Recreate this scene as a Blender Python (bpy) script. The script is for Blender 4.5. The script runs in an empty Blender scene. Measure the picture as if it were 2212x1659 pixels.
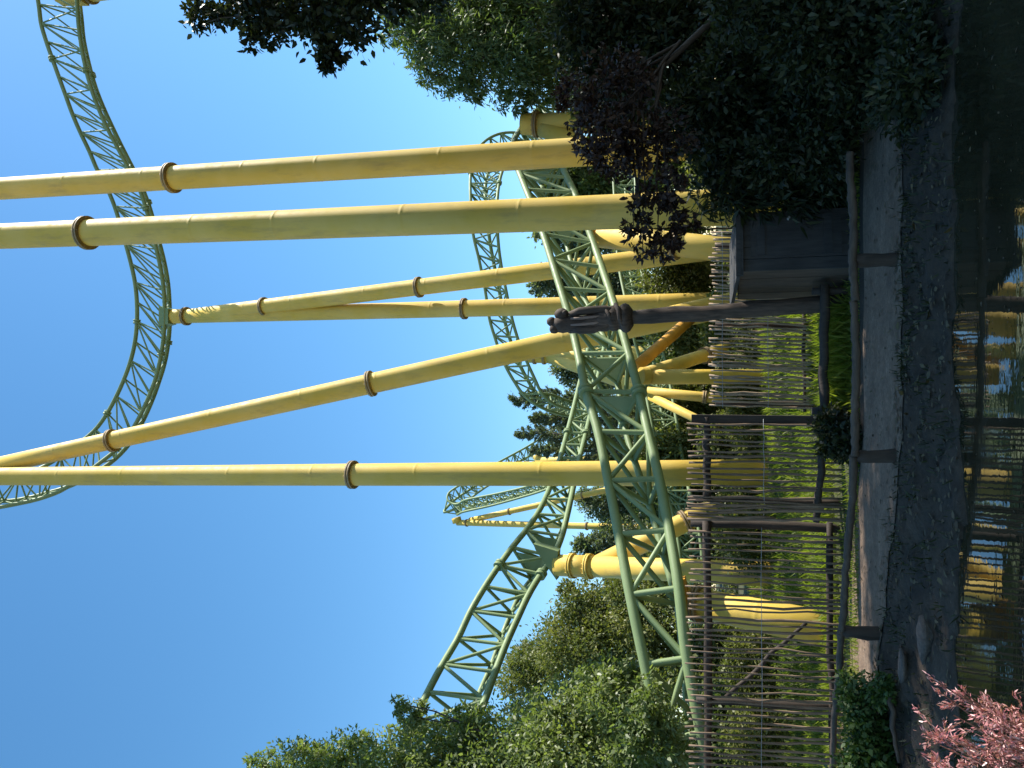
import bpy, math, random
import numpy as np
from mathutils import Vector, Matrix
R = math.radians
SC = bpy.context.scene
COL = SC.collection

# ------------------------------------------------------------------ camera, sky, sun, exposure
F = 1609.0                      # focal length in photo units (photo measured as 2212 x 1659)
PITCH = R(15.3)
EYE = Vector((0.0, 0.0, 1.7))
CP, SP = math.cos(PITCH), math.sin(PITCH)
fwd = Vector((0, CP, SP)); upv = Vector((0, -SP, CP)); rgt = Vector((1, 0, 0))
cam = bpy.data.cameras.new('camera'); camo = bpy.data.objects.new('camera', cam); COL.objects.link(camo)
cam.sensor_fit = 'HORIZONTAL'; cam.sensor_width = 36.0; cam.lens = 36.0 * F / 2212.0
cam.clip_start = 0.05; cam.clip_end = 3000
M = Matrix.Identity(4)
for i, v in enumerate((-upv, rgt, -fwd)):          # the phone was held on its side: image right is down
    for k in range(3): M[k][i] = v[k]
M.translation = EYE
camo.matrix_world = M
SC.camera = camo

SUN_AZ, SUN_EL = R(77), R(46)                       # azimuth clockwise from straight ahead
sdir = Vector((math.sin(SUN_AZ) * math.cos(SUN_EL), math.cos(SUN_AZ) * math.cos(SUN_EL), math.sin(SUN_EL)))
w = bpy.data.worlds.new('World'); SC.world = w; w.use_nodes = True
nt = w.node_tree; bg = nt.nodes['Background']
sky = nt.nodes.new('ShaderNodeTexSky'); sky.sky_type = 'NISHITA'; sky.sun_disc = False
sky.sun_elevation = SUN_EL; sky.sun_rotation = SUN_AZ
sky.air_density = 1.0; sky.dust_density = 0.3; sky.ozone_density = 2.0
hs = nt.nodes.new('ShaderNodeHueSaturation'); hs.inputs['Saturation'].default_value = 1.23; hs.inputs['Hue'].default_value = 0.491
nt.links.new(sky.outputs[0], hs.inputs['Color']); nt.links.new(hs.outputs[0], bg.inputs[0]); bg.inputs[1].default_value = 0.138
sl = bpy.data.lights.new('sun', 'SUN'); sl.energy = 5.0; sl.angle = R(0.53); sl.color = (1.0, 0.95, 0.86)
so = bpy.data.objects.new('sun', sl); COL.objects.link(so)
so.rotation_euler = sdir.to_track_quat('Z', 'Y').to_euler(); so.location = (20, 10, 30)
SC.view_settings.view_transform = 'Standard'; SC.view_settings.look = 'None'
SC.view_settings.exposure = 0.88; SC.view_settings.gamma = 1.0
try:
    SC.cycles.max_bounces = 8; SC.cycles.transparent_max_bounces = 8
except Exception: pass

# ------------------------------------------------------------------ helpers
def P(x, y, d):
    """world point seen at photo position (x, y) standing d metres ahead"""
    a = 829.5 - y; b = 1106.0 - x
    dy = F * CP - b * SP; t = d / dy
    return Vector((a * t, d, EYE.z + (F * SP + b * CP) * t))
def mpp(x, d):                                      # metres per photo unit there
    b = 1106.0 - x
    return d / (F * CP - b * SP)

def tag(o, label=None, cat=None, group=None, kind=None):
    if label: o['label'] = label
    if cat: o['category'] = cat
    if group: o['group'] = group
    if kind: o['kind'] = kind
    return o
def thing(name, loc, label, cat, group=None):
    o = bpy.data.objects.new(name, None); COL.objects.link(o)
    o.location = loc; o.empty_display_size = 0.3
    return tag(o, label, cat, group)
def base_of(o):
    v = Vector((0, 0, 0))
    while o is not None:
        v += Vector(o.location); o = o.parent
    return v

class MB:
    def __init__(s): s.v = []; s.f = []; s.sm = []
    def tube(s, pts, rad, n=10, caps=True, flat=1.0):
        pts = [Vector(p) for p in pts]; m = len(pts)
        if not hasattr(rad, '__len__'): rad = [rad] * m
        T = []
        for i in range(m):
            d = pts[min(i + 1, m - 1)] - pts[max(i - 1, 0)]
            T.append(d.normalized() if d.length > 1e-9 else Vector((0, 0, 1)))
        u = T[0].orthogonal().normalized()
        b0 = len(s.v)
        for i in range(m):
            u = (u - T[i] * u.dot(T[i])).normalized(); w_ = T[i].cross(u)
            for k in range(n):
                a = 2 * math.pi * k / n
                s.v.append(pts[i] + (u * math.cos(a) + w_ * math.sin(a) * flat) * rad[i])
        for i in range(m - 1):
            for k in range(n):
                k2 = (k + 1) % n
                s.f.append((b0 + i*n + k, b0 + i*n + k2, b0 + (i+1)*n + k2, b0 + (i+1)*n + k)); s.sm.append(True)
        if caps:
            s.f.append(tuple(b0 + k for k in range(n))[::-1]); s.sm.append(False)
            s.f.append(tuple(b0 + (m-1)*n + k for k in range(n))); s.sm.append(False)
        return s
    def box(s, c, ax, ay, az, hx, hy, hz):
        c = Vector(c); ax, ay, az = [Vector(q).normalized() for q in (ax, ay, az)]
        b0 = len(s.v)
        for i in (-1, 1):
            for j in (-1, 1):
                for k in (-1, 1):
                    s.v.append(c + ax*hx*i + ay*hy*j + az*hz*k)
        for q in ((0,1,3,2),(4,6,7,5),(0,4,5,1),(2,3,7,6),(0,2,6,4),(1,5,7,3)):
            s.f.append(tuple(b0 + k for k in q)); s.sm.append(False)
        return s
    def bar(s, p, q, hw, hd):                        # rectangular member from p to q
        p, q = Vector(p), Vector(q); d = q - p
        az = d.normalized(); ax = az.cross(Vector((0, 0, 1)))
        if ax.length < 1e-3: ax = Vector((1, 0, 0))
        ax.normalize(); ay = az.cross(ax)
        return s.box((p + q) / 2, ax, ay, az, hw, hd, d.length / 2)
    def prism(s, loop, thick):
        loop = [Vector(p) for p in loop]; n = len(loop)
        nrm = (loop[1] - loop[0]).cross(loop[2] - loop[0]).normalized() * thick / 2
        b0 = len(s.v)
        s.v += [p + nrm for p in loop] + [p - nrm for p in loop]
        s.f.append(tuple(b0 + i for i in range(n))); s.sm.append(False)
        s.f.append(tuple(b0 + n + i for i in range(n))[::-1]); s.sm.append(False)
        for i in range(n):
            j = (i + 1) % n
            s.f.append((b0 + i, b0 + n + i, b0 + n + j, b0 + j)); s.sm.append(False)
        return s
    def ball(s, c, r, seed=0, sx=1, sy=1, sz=1, rough=0.0, n=12):
        rnd = random.Random(seed); c = Vector(c); b0 = len(s.v); h = n // 2
        ph = [rnd.uniform(0, 6.3) for _ in range(6)]
        def rr(d): return r * (1 + rough * (math.sin(3*d.x+ph[0]) + math.sin(4*d.y+ph[1]) + math.sin(5*d.z+ph[2]) + .6*math.sin(9*d.x+7*d.y+ph[3])) / 3)
        for i in range(h + 1):
            th = math.pi * i / h
            for k in range(n):
                a = 2*math.pi*k/n
                d = Vector((math.sin(th)*math.cos(a), math.sin(th)*math.sin(a), math.cos(th)))
                q = d * rr(d); s.v.append(c + Vector((q.x*sx, q.y*sy, q.z*sz)))
        for i in range(h):
            for k in range(n):
                k2 = (k+1) % n
                s.f.append((b0+i*n+k, b0+(i+1)*n+k, b0+(i+1)*n+k2, b0+i*n+k2)); s.sm.append(True)
        return s
    def build(s, name, mat, parent=None, loc=None):
        org = base_of(parent) if parent is not None else Vector(loc or (0, 0, 0))
        me = bpy.data.meshes.new(name)
        me.from_pydata([tuple(Vector(v) - org) for v in s.v], [], s.f)
        me.polygons.foreach_set('use_smooth', s.sm)
        me.materials.append(mat); me.update()
        o = bpy.data.objects.new(name, me); COL.objects.link(o)
        if parent is not None: o.parent = parent
        else: o.location = org
        return o

def quads(name, V, mat, parent=None, loc=(0, 0, 0), smooth=False):
    """V: (N,k,3) array of loose leaf faces -> one mesh"""
    org = np.array(base_of(parent) if parent is not None else loc, dtype=np.float32)
    N, k = V.shape[0], V.shape[1]; me = bpy.data.meshes.new(name)
    me.vertices.add(N * k); me.vertices.foreach_set('co', (V.reshape(-1, 3) - org).astype(np.float32).ravel())
    me.loops.add(N * k); me.loops.foreach_set('vertex_index', np.arange(N * k, dtype=np.int32))
    me.polygons.add(N); me.polygons.foreach_set('loop_start', np.arange(0, N * k, k, dtype=np.int32))
    me.polygons.foreach_set('loop_total', np.full(N, k, dtype=np.int32))
    if smooth: me.polygons.foreach_set('use_smooth', np.ones(N, dtype=bool))
    me.update(calc_edges=True); me.materials.append(mat)
    o = bpy.data.objects.new(name, me); COL.objects.link(o)
    if parent is not None: o.parent = parent
    else: o.location = loc
    return o

def unit(a): return a / np.maximum(np.linalg.norm(a, axis=1, keepdims=True), 1e-9)
def leaves(C, D, Nn, L, Wd, fold=0.15):
    """diamond leaf faces at C pointing along D with face normal near Nn"""
    D = unit(D); S = unit(np.cross(D, Nn)); U = np.cross(S, D)
    L = L[:, None]; Wd = Wd[:, None]
    tip = C + D * L - U * L * fold
    m1 = C + D * L * 0.30 + U * Wd * .10; m2 = C + D * L * 0.68 + U * (Wd * .10 - L * fold * .45)
    return np.stack([C, m1 + S * Wd * .5, m2 + S * Wd * .34, tip, m2 - S * Wd * .34, m1 - S * Wd * .5], axis=1)

def crown_faces(blobs, n, size, seed, aspect=0.5, clump=0.28, per=26, up=0.5, droop=0.0, shell=0.55):
    """leaves gathered in clumps spread through a set of ellipsoids [(centre, (rx,ry,rz))]"""
    rng = np.random.default_rng(seed)
    vol = np.array([r[0]*r[1]*r[2] for _, r in blobs]) ** 0.75; vol = vol / vol.sum()
    nc = max(4, n // per)
    bi = rng.choice(len(blobs), nc, p=vol)
    cen = np.array([list(b[0]) for b in blobs])[bi]; rad = np.array([b[1] for b in blobs])[bi]
    d = unit(rng.normal(size=(nc, 3)))
    q = shell + (1 - shell) * rng.random((nc, 1)) ** 0.6
    inner = rng.random((nc, 1)) < 0.22
    q = np.where(inner, rng.random((nc, 1)) * shell, q) * (1 + 0.10 * rng.normal(size=(nc, 1)))
    CC = cen + d * rad * q
    idx = rng.integers(0, nc, n)
    cr = (clump * rad.mean(axis=1) * (0.5 + rng.random(nc)))[idx][:, None]
    g = rng.normal(size=(n, 3)) * 0.5
    C = CC[idx] + g * cr
    out = unit(d[idx] + g * 0.9 + 0.3 * rng.normal(size=(n, 3)))
    D = unit(out + rng.normal(size=(n, 3)) * 0.8 + np.array([0, 0, -droop]))
    Nn = unit(rng.normal(size=(n, 3)) * 0.75 + np.array([0, 0, up]) + out * 0.3 + np.array(sdir) * 0.45)   # leaves turn towards the light
    L = size * (0.6 + 0.8 * rng.random(n)); Wd = L * aspect * (0.8 + 0.4 * rng.random(n))
    return leaves(C, D, Nn, L, Wd)

def on_ground(x, y):
    d = 7.0
    for _ in range(30):
        q = P(x, y, d); d = d * (EYE.z - hgt(q.x, d)) / max(.05, EYE.z - q.z)
    return P(x, y, d)
def blob(x, y, rx, ry, d, rd=None):
    m = mpp(x, d); r_ = (ry * m, (rd if rd else 0.8 * (rx + ry) / 2 * m), rx * m)
    return (P(x, y, d), r_)

# ------------------------------------------------------------------ materials
def mat(name):
    m = bpy.data.materials.new(name); m.use_nodes = True
    return m, m.node_tree, m.node_tree.nodes['Principled BSDF']
def ramp(t, fac, stops):
    r = t.nodes.new('ShaderNodeValToRGB')
    while len(r.color_ramp.elements) < len(stops): r.color_ramp.elements.new(0.5)
    for e, (p, c) in zip(r.color_ramp.elements, stops): e.position = p; e.color = (*c, 1)
    t.links.new(fac, r.inputs[0]); return r.outputs[0]
def noise(t, scale, detail=6, rough=0.6, co=None, stretch=None):
    n = t.nodes.new('ShaderNodeTexNoise'); n.inputs['Scale'].default_value = scale
    n.inputs['Detail'].default_value = detail; n.inputs['Roughness'].default_value = rough
    if co is None:
        g = t.nodes.new('ShaderNodeNewGeometry'); co = g.outputs['Position']
    if stretch:
        mp = t.nodes.new('ShaderNodeMapping'); mp.inputs['Scale'].default_value = stretch
        t.links.new(co, mp.inputs[0]); co = mp.outputs[0]
    t.links.new(co, n.inputs['Vector']); return n.outputs['Fac']
def mix(t, a, b, fac, mode='MIX'):
    m = t.nodes.new('ShaderNodeMix'); m.data_type = 'RGBA'; m.blend_type = mode
    for sock, v in ((m.inputs[0], fac), (m.inputs[6], a), (m.inputs[7], b)):
        if hasattr(v, 'is_output'): t.links.new(v, sock)
        elif isinstance(v, tuple): sock.default_value = (*v, 1)
        else: sock.default_value = v
    return m.outputs[2]
def bump(t, b, h, strength=0.3, dist=0.02):
    n = t.nodes.new('ShaderNodeBump'); n.inputs['Strength'].default_value = strength; n.inputs['Distance'].default_value = dist
    t.links.new(h, n.inputs['Height']); t.links.new(n.outputs[0], b.inputs['Normal'])

def paint(name, c1, c2, dirt, rough=0.42, dirtlev=(0.60, 0.74)):
    m, t, b = mat(name)
    base = ramp(t, noise(t, 0.7, 4, .6), [(0.35, c1), (0.7, c2)])
    st = ramp(t, noise(t, 3.0, 8, .7, stretch=(1, 1, 0.22)), [(dirtlev[0], (0, 0, 0)), (dirtlev[1], (1, 1, 1))])
    f = t.nodes.new('ShaderNodeMath'); f.operation = 'MULTIPLY'; f.inputs[1].default_value = 0.45
    t.links.new(st, f.inputs[0])
    t.links.new(mix(t, base, dirt, f.outputs[0]), b.inputs['Base Color'])
    rr = ramp(t, noise(t, 5, 6, .6), [(0.3, (rough - .08,)*3), (0.7, (rough + .12,)*3)])
    t.links.new(rr, b.inputs['Roughness'])
    bump(t, b, noise(t, 30, 3, .5), 0.05, 0.01); b.inputs['Specular IOR Level'].default_value = 0.32
    return m
YEL = paint('yellow_paint', (0.63, 0.425, 0.06), (0.69, 0.49, 0.13), (0.26, 0.19, 0.09), 0.56, (0.52, 0.70))
RIM = paint('weathered_flange', (0.42, 0.30, 0.13), (0.24, 0.17, 0.10), (0.07, 0.05, 0.035), 0.6, (0.40, 0.62))
GRN = paint('green_paint', (0.185, 0.25, 0.11), (0.235, 0.305, 0.145), (0.10, 0.105, 0.06), 0.5)
ORG = paint('orange_paint', (0.62, 0.30, 0.04), (0.70, 0.36, 0.06), (0.2, 0.09, 0.03), 0.5, (0.5, 0.7))
STEEL = paint('grey_steel', (0.30, 0.31, 0.31), (0.36, 0.36, 0.36), (0.18, 0.17, 0.16))

def leafmat(name, cols, trans=0.35, rough=0.5, spec=0.35):
    m, t, b = mat(name)
    g = t.nodes.new('ShaderNodeNewGeometry')
    n = len(cols)
    c = ramp(t, g.outputs['Random Per Island'], [(i / max(1, n - 1), q) for i, q in enumerate(cols)])
    big = ramp(t, noise(t, 0.6, 3, .5), [(0.35, (0.78, 0.85, 0.75)), (0.65, (1.15, 1.1, 1.0))])
    c = mix(t, c, big, 1.0, 'MULTIPLY')
    t.links.new(c, b.inputs['Base Color']); b.inputs['Roughness'].default_value = rough
    b.inputs['Specular IOR Level'].default_value = spec
    tr = t.nodes.new('ShaderNodeBsdfTranslucent')
    t.links.new(mix(t, c, (1.35, 1.5, 0.55), 1.0, 'MULTIPLY'), tr.inputs[0])
    mx = t.nodes.new('ShaderNodeMixShader'); mx.inputs[0].default_value = trans
    t.links.new(b.outputs[0], mx.inputs[1]); t.links.new(tr.outputs[0], mx.inputs[2])
    t.links.new(mx.outputs[0], t.nodes['Material Output'].inputs[0])
    return m
LF_BUSH = leafmat('bush_leaf', [(0.115, 0.155, 0.055), (0.165, 0.205, 0.085), (0.215, 0.245, 0.125)], 0.42, 0.46, 0.55)
LF_TREE = leafmat('tree_leaf', [(0.07, 0.10, 0.03), (0.10, 0.135, 0.045), (0.13, 0.15, 0.06)], 0.32)
LF_OLIVE = leafmat('olive_leaf', [(0.105, 0.12, 0.04), (0.15, 0.165, 0.055), (0.19, 0.19, 0.07)], 0.36)
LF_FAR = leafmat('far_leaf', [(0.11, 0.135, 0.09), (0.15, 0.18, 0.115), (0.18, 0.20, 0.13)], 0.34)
LF_CON = leafmat('conifer_needle', [(0.10, 0.12, 0.09), (0.135, 0.16, 0.115), (0.17, 0.195, 0.135)], 0.28)
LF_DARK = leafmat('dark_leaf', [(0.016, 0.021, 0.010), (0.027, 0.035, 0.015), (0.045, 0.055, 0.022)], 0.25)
LF_WILLOW = leafmat('willow_leaf', [(0.07, 0.10, 0.04), (0.10, 0.14, 0.055), (0.13, 0.17, 0.08)], 0.35)
LF_COPPER = leafmat('copper_leaf', [(0.024, 0.013, 0.013), (0.040, 0.020, 0.018), (0.07, 0.036, 0.024)], 0.2)
LF_GRASS = leafmat('grass_blade', [(0.12, 0.165, 0.02), (0.18, 0.22, 0.035), (0.25, 0.27, 0.07)], 0.48)
LF_IVY = leafmat('ivy_leaf', [(0.03, 0.06, 0.015), (0.05, 0.09, 0.02), (0.08, 0.12, 0.03)], 0.25)
LF_PINK = leafmat('pink_petal', [(0.40, 0.12, 0.15), (0.52, 0.20, 0.225), (0.68, 0.42, 0.43)], 0.15, 0.35, 0.8)
LF_LITTER = leafmat('fallen_leaf', [(0.03, 0.02, 0.01), (0.07, 0.05, 0.025), (0.13, 0.10, 0.05)], 0.1)

def wood(name, c1, c2, stretch=(14, 14, 1.5)):
    m, t, b = mat(name)
    c = ramp(t, noise(t, 2.0, 8, .65, stretch=stretch), [(0.3, c1), (0.7, c2)])
    c = mix(t, c, ramp(t, noise(t, 1.3, 4, .6), [(0.35, (.65,)*3), (0.7, (1.15,)*3)]), 1.0, 'MULTIPLY')
    t.links.new(c, b.inputs['Base Color']); b.inputs['Roughness'].default_value = 0.8
    bump(t, b, noise(t, 3, 8, .7, stretch=stretch), 0.5, 0.01)
    return m
BARK = wood('bark', (0.035, 0.026, 0.02), (0.09, 0.07, 0.05))
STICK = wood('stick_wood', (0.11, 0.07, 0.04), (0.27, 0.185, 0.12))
STICK_SUN = wood('sunlit_stick', (0.27, 0.185, 0.115), (0.50, 0.365, 0.24))  # lit copy of the stick wood, sunlight painted in as a paler tan
LOG = wood('log_wood', (0.026, 0.017, 0.011), (0.062, 0.043, 0.03))
RAIL = wood('rail_wood', (0.045, 0.03, 0.02), (0.11, 0.08, 0.055), (2, 14, 14))
CARVED = wood('carved_wood', (0.024, 0.016, 0.011), (0.12, 0.08, 0.055))
PALEW = wood('worn_wood', (0.20, 0.14, 0.11), (0.36, 0.27, 0.22))
PLANK = wood('grey_plank', (0.028, 0.027, 0.027), (0.06, 0.057, 0.055), (10, 10, 1.2))
PLANK_SIDE = wood('side_light_plank', (0.06, 0.04, 0.026), (0.12, 0.085, 0.06), (10, 10, 1.2))  # same wood as the front, the side's different light painted in as brown

def soil(name, stops, sc=2.2, b_=0.8):
    m, t, b = mat(name)
    c = ramp(t, noise(t, sc, 10, .7), stops)
    c = mix(t, c, ramp(t, noise(t, 26, 6, .7), [(0.3, (.6,)*3), (0.7, (1.3,)*3)]), 1.0, 'MULTIPLY')
    t.links.new(c, b.inputs['Base Color']); b.inputs['Roughness'].default_value = 0.95
    bump(t, b, noise(t, 18, 8, .7), b_, 0.03)
    return m
SOIL = soil('soil', [(0.3, (0.035, 0.032, 0.018)), (0.5, (0.055, 0.06, 0.022)), (0.7, (0.06, 0.085, 0.025))], 0.8)
BANK = soil('bank_earth', [(0.3, (0.024, 0.016, 0.009)), (0.55, (0.05, 0.034, 0.02)), (0.75, (0.095, 0.067, 0.043))])
PATH = soil('path_gravel', [(0.3, (0.135, 0.086, 0.055)), (0.55, (0.21, 0.143, 0.094)), (0.75, (0.31, 0.22, 0.15))], 2.6, 0.9)
STONE = soil('stone', [(0.3, (0.05, 0.043, 0.036)), (0.7, (0.11, 0.095, 0.08))], 5)

def water_mat():
    m, t, b = mat('pond_water')
    t.links.new(ramp(t, noise(t, 0.8, 4, .6), [(0.3, (0.016, 0.014, 0.007)), (0.7, (0.04, 0.034, 0.018))]), b.inputs['Base Color'])
    b.inputs['IOR'].default_value = 1.33
    b.inputs['Specular IOR Level'].default_value = 0.9
    # duckweed film and dust make patches of the surface dull
    t.links.new(ramp(t, noise(t, 1.1, 6, .65), [(0.52, (0.008,)*3), (0.70, (0.09,)*3)]), b.inputs['Roughness'])
    bump(t, b, noise(t, 5, 3, .5, stretch=(1, 2.2, 1)), 0.05, 0.015)
    return m
WATER = water_mat()

# ------------------------------------------------------------------ ground, path, pond
def bank_edge(X):                                    # near edge of the path
    return 7.68 + max(0.0, -0.6 - X) * 0.43 if X > -6 else 10.0
def water_edge(X): return 6.62 + 0.12 * math.sin(X * 1.3) + 0.08 * math.sin(X * 3.1 + 1) + .05 * math.sin(X * 7.7) + .03 * math.sin(X * 15.1 + 2)
WZ = -0.15
def hgt(X, Y):
    e = bank_edge(X); wq = water_edge(X)
    if Y < 1.9: z = 0.0
    elif Y < 3.4: z = -1.0 * (Y - 1.9) / 1.5
    elif Y < wq - 0.3: z = -1.0
    elif Y < wq: z = -1.0 + (WZ + 1.0) * (Y - wq + 0.3) / 0.3
    elif Y < e:
        s = (Y - wq) / max(0.05, e - wq)
        z = WZ - WZ * (s ** 0.75) + (0.045 * math.sin(X*5.3) * math.sin(Y*7) + 0.025*math.sin(X*13+Y*9) + .02*math.sin(X*21-Y*17)) * math.sin(math.pi*s)
    else:
        q = Y - e - 2.3
        z = 0.0 if q < 0 else (0.085 * q if q < 7 else (0.6 + 0.02 * (q - 7) if q < 50 else 1.46))
        if q > 0: z += 0.04 * math.sin(X * 1.7 + Y) * min(1, q)
    return z
def axis(parts):
    out = []
    for a, b, n in parts: out += list(np.linspace(a, b, n, endpoint=False))
    return out + [parts[-1][1]]
XS = axis([(-600, -60, 8), (-60, -12, 24), (-12, 12, 180), (12, 60, 24), (60, 600, 8)])
YS = axis([(-40, 1, 8), (1, 5.8, 16), (5.8, 10.8, 86), (10.8, 20, 46), (20, 70, 40), (70, 900, 12)])
g = MB()
for Y in YS:
    for X in XS: g.v.append(Vector((X, Y, hgt(X, Y))))
nx = len(XS)
for j in range(len(YS) - 1):
    for i in range(nx - 1):
        g.f.append((j*nx+i, j*nx+i+1, (j+1)*nx+i+1, (j+1)*nx+i)); g.sm.append(True)
gm = g.build('ground', SOIL); tag(gm, kind='structure')
gm.data.materials.append(BANK)
mi = []
for p in gm.data.polygons:
    c = p.center; mi.append(1 if c.y < bank_edge(c.x) + 2.3 else 0)
gm.data.polygons.foreach_set('material_index', mi)
pg = MB()
XP = list(np.linspace(-9, 9, 90))
for X in XP:
    e = bank_edge(X)
    for s in (0.06 + 0.05*math.sin(X*6) + .03*math.sin(X*17), 0.7, 1.3, 1.93 + 0.04*math.sin(X*4)):
        pg.v.append(Vector((X, e + s, max(hgt(X, e + s), 0) + 0.012)))
for i in range(len(XP) - 1):
    for j in range(3):
        pg.f.append((i*4+j, (i+1)*4+j, (i+1)*4+j+1, i*4+j+1)); pg.sm.append(True)
tag(pg.build('path', PATH), kind='structure')
wm = MB(); wm.v = [Vector((X, Y, WZ)) for X, Y in ((-40, 2.2), (40, 2.2), (40, 8.4), (-40, 8.4))]
wm.f = [(0, 1, 2, 3)]; wm.sm = [False]
tag(wm.build('pond_water', WATER), kind='structure')

# ------------------------------------------------------------------ coaster tracks
def lerp(a, b, t): return a + (b - a) * t
def resample(pts, n):
    pts = [Vector(p) for p in pts]
    # catmull-rom densify
    Q = []
    for i in range(len(pts) - 1):
        p0 = pts[max(i-1, 0)]; p1 = pts[i]; p2 = pts[i+1]; p3 = pts[min(i+2, len(pts)-1)]
        for k in range(8):
            t = k / 8
            Q.append(0.5*((2*p1) + (p2-p0)*t + (2*p0-5*p1+4*p2-p3)*t*t + (3*p1-p0-3*p2+p3)*t**3))
    Q.append(pts[-1])
    L = [0]
    for i in range(1, len(Q)): L.append(L[-1] + (Q[i]-Q[i-1]).length)
    out = []; j = 0
    for k in range(n):
        s = L[-1] * k / (n - 1)
        while j < len(L) - 2 and L[j+1] < s: j += 1
        t = (s - L[j]) / max(1e-9, L[j+1] - L[j]); out.append(Q[j].lerp(Q[j+1], min(1, t)))
    return out
def px3(lst, d0, d1=None):
    """photo positions [(x,y)] or [(x,y,d)] -> world points, depth running d0..d1"""
    out = []; n = len(lst)
    for i, q in enumerate(lst):
        d = q[2] if len(q) > 2 else lerp(d0, d0 if d1 is None else d1, i / max(1, n - 1))
        out.append(P(q[0], q[1], d))
    return out
def track(label, A, B, bays, rr, rs, rb, cw=0.5, cd=0.85, Cpts=None, flip=1, gusset=(), joints=(), group='green coaster track sections'):
    """two rails A, B and a spine C behind them, laced together by frames and diagonals"""
    n = bays + 1
    A = resample(A, n); B = resample(B, n)
    if Cpts: C = resample(Cpts, n)
    else:
        C = []
        for i in range(n):
            t = A[min(i+1, n-1)] - A[max(i-1, 0)]
            ac = B[i] - A[i]; nn = t.cross(ac).normalized()
            if nn.dot(A[i] - EYE) * flip < 0: nn = -nn
            C.append(A[i].lerp(B[i], cw) + nn * cd)
    root = thing('coaster_track', A[0], label, 'coaster track', group)
    for L, r_, nm in ((A, rr, 'rail'), (B, rr, 'rail'), (C, rs, 'spine')):
        MB().tube(resample(L, n * 3), r_, 12).build(nm, GRN, root)
    for i in range(n):
        f = MB()
        f.tube([A[i], B[i]], rb*1.05, 7, caps=False); f.tube([A[i], C[i]], rb*1.05, 7, caps=False); f.tube([B[i], C[i]], rb*1.05, 7, caps=False)
        if i in gusset: f.prism([A[i].lerp(C[i], .15), B[i].lerp(C[i], .15), C[i]], 0.03)
        f.build('cross_frame', GRN, root)
        if i < n - 1:
            d = MB()
            s = i % 2
            d.tube([A[i], C[i+1]], rb, 7, caps=False); d.tube([B[i], C[i+1]], rb, 7, caps=False)
            if s: d.tube([A[i], B[i+1]], rb, 7, caps=False)
            else: d.tube([B[i], A[i+1]], rb, 7, caps=False)
            d.build('diagonal_brace', GRN, root)
    for i in joints:
        for L, r_ in ((A, rr), (B, rr), (C, rs)):
            j = MB(); t = (L[min(i+1, n-1)] - L[max(i-1, 0)]).normalized()
            j.tube([L[i]-t*.09, L[i]-t*.085, L[i]-t*.012, L[i]-t*.01, L[i]+t*.01, L[i]+t*.012, L[i]+t*.085, L[i]+t*.09], [r_*a for a in (1.6, 1.75, 1.75, 1.5, 1.5, 1.75, 1.75, 1.6)], 14)
            j.build('joint_flange', GRN, root)
    return root, A, B, C

# T1: the high arc across the sky
t1A = [(66,-70,25),(82,0,25),(90,57,25),(113,127,25),(137,193,25),(163,263,25.2),(190,320,25.4),(210,367,25.6),(243,433,25.8),(277,547,26),(293,620,26),(296,686,26),(292,736,26),(280,786,26),(253,853,26),(213,920,25.8),(160,966,25.2),(100,1005,24.4),(40,1030,23.8),(-60,1048,23)]
t1B = [(160,-70,25),(167,13,25),(170,57,25),(182,133,25),(200,200,25),(227,267,25.2),(253,317,25.4),(277,363,25.6),(307,423,25.8),(340,547,26),(353,620,26),(356,686,26),(352,736,26),(343,793,26),(323,853,26),(287,926,25.8),(240,983,25.2),(200,1010,24.8),(150,1050,24.4),(100,1073,24),(47,1086,23.6),(0,1096,23.2),(-60,1102,23)]
track('long green lattice track arching high across the blue sky', px3(t1A, 25), px3(t1B, 25), 31, 0.085, 0.095, 0.034, cw=0.62, cd=0.95, joints=(5, 12, 19, 24))
# T2: near track sloping past the carved post
t2A = [(1260,170,29),(1180,220,27),(1125,278,24.8),(1106,325,22.8),(1124,378,21),(1144,428,20),(1171,498,19),(1219.6,652,17.2),(1243,732,16.4),(1259,820,15.6),(1294,940,14.6),(1314,1040,14),(1341,1178,13.2),(1360,1280,12.7),(1392,1430,12.2),(1440,1640,11.8),(1470,1760,11.8)]
t2B = [(1310,210,29),(1240,250,26.8),(1205,300,24.4),(1209,342,22.6),(1225,384,21),(1247,430,20),(1282,525,19),(1325,652,17.2),(1344,715,16.4),(1374,822,15.6),(1402,943,14.6),(1423,1030,14),(1447.5,1155,13.2),(1463,1240,12.7),(1480,1400,12.2),(1518,1600,11.8),(1545,1740,11.8)]
T2 = track('heavy green lattice track sloping low behind the carved wooden post', px3(t2A, 14), px3(t2B, 14), 24, 0.092, 0.07, 0.05, cw=0.66, cd=1.0, gusset=(7, 11, 16, 17), joints=(17,))
# T3: far loop
t3A = [(1165,300,44),(1120,287,43),(1075,290,42),(1040,312,41),(1022,345,40),(1016,388,39),(1017,440,38),(1021,501,38),(1033,553,38),(1049,632,38),(1057,688,38),(1075,747,38),(1090,787,38),(1121,840,38),(1141,862,38),(1169,880,38.5),(1200,892,39.5),(1235,900,41),(1275,905,43)]
t3B = [(1195,330,44),(1165,325,43),(1130,322,42),(1102,340,41),(1087,365,40),(1078,398,39),(1074,440,38),(1075,505,38),(1081,563,38),(1094,632,38),(1106,688,38),(1120,736,38),(1138,781,38),(1152,811,38),(1169,848,38),(1193,871,38.5),(1222,882,39.5),(1252,888,41),(1290,890,43)]
track('thin green lattice loop standing far behind the slanting yellow columns', px3(t3A, 38), px3(t3B, 38), 30, 0.085, 0.10, 0.045, cw=0.45, cd=0.95, joints=(8, 17))
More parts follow.
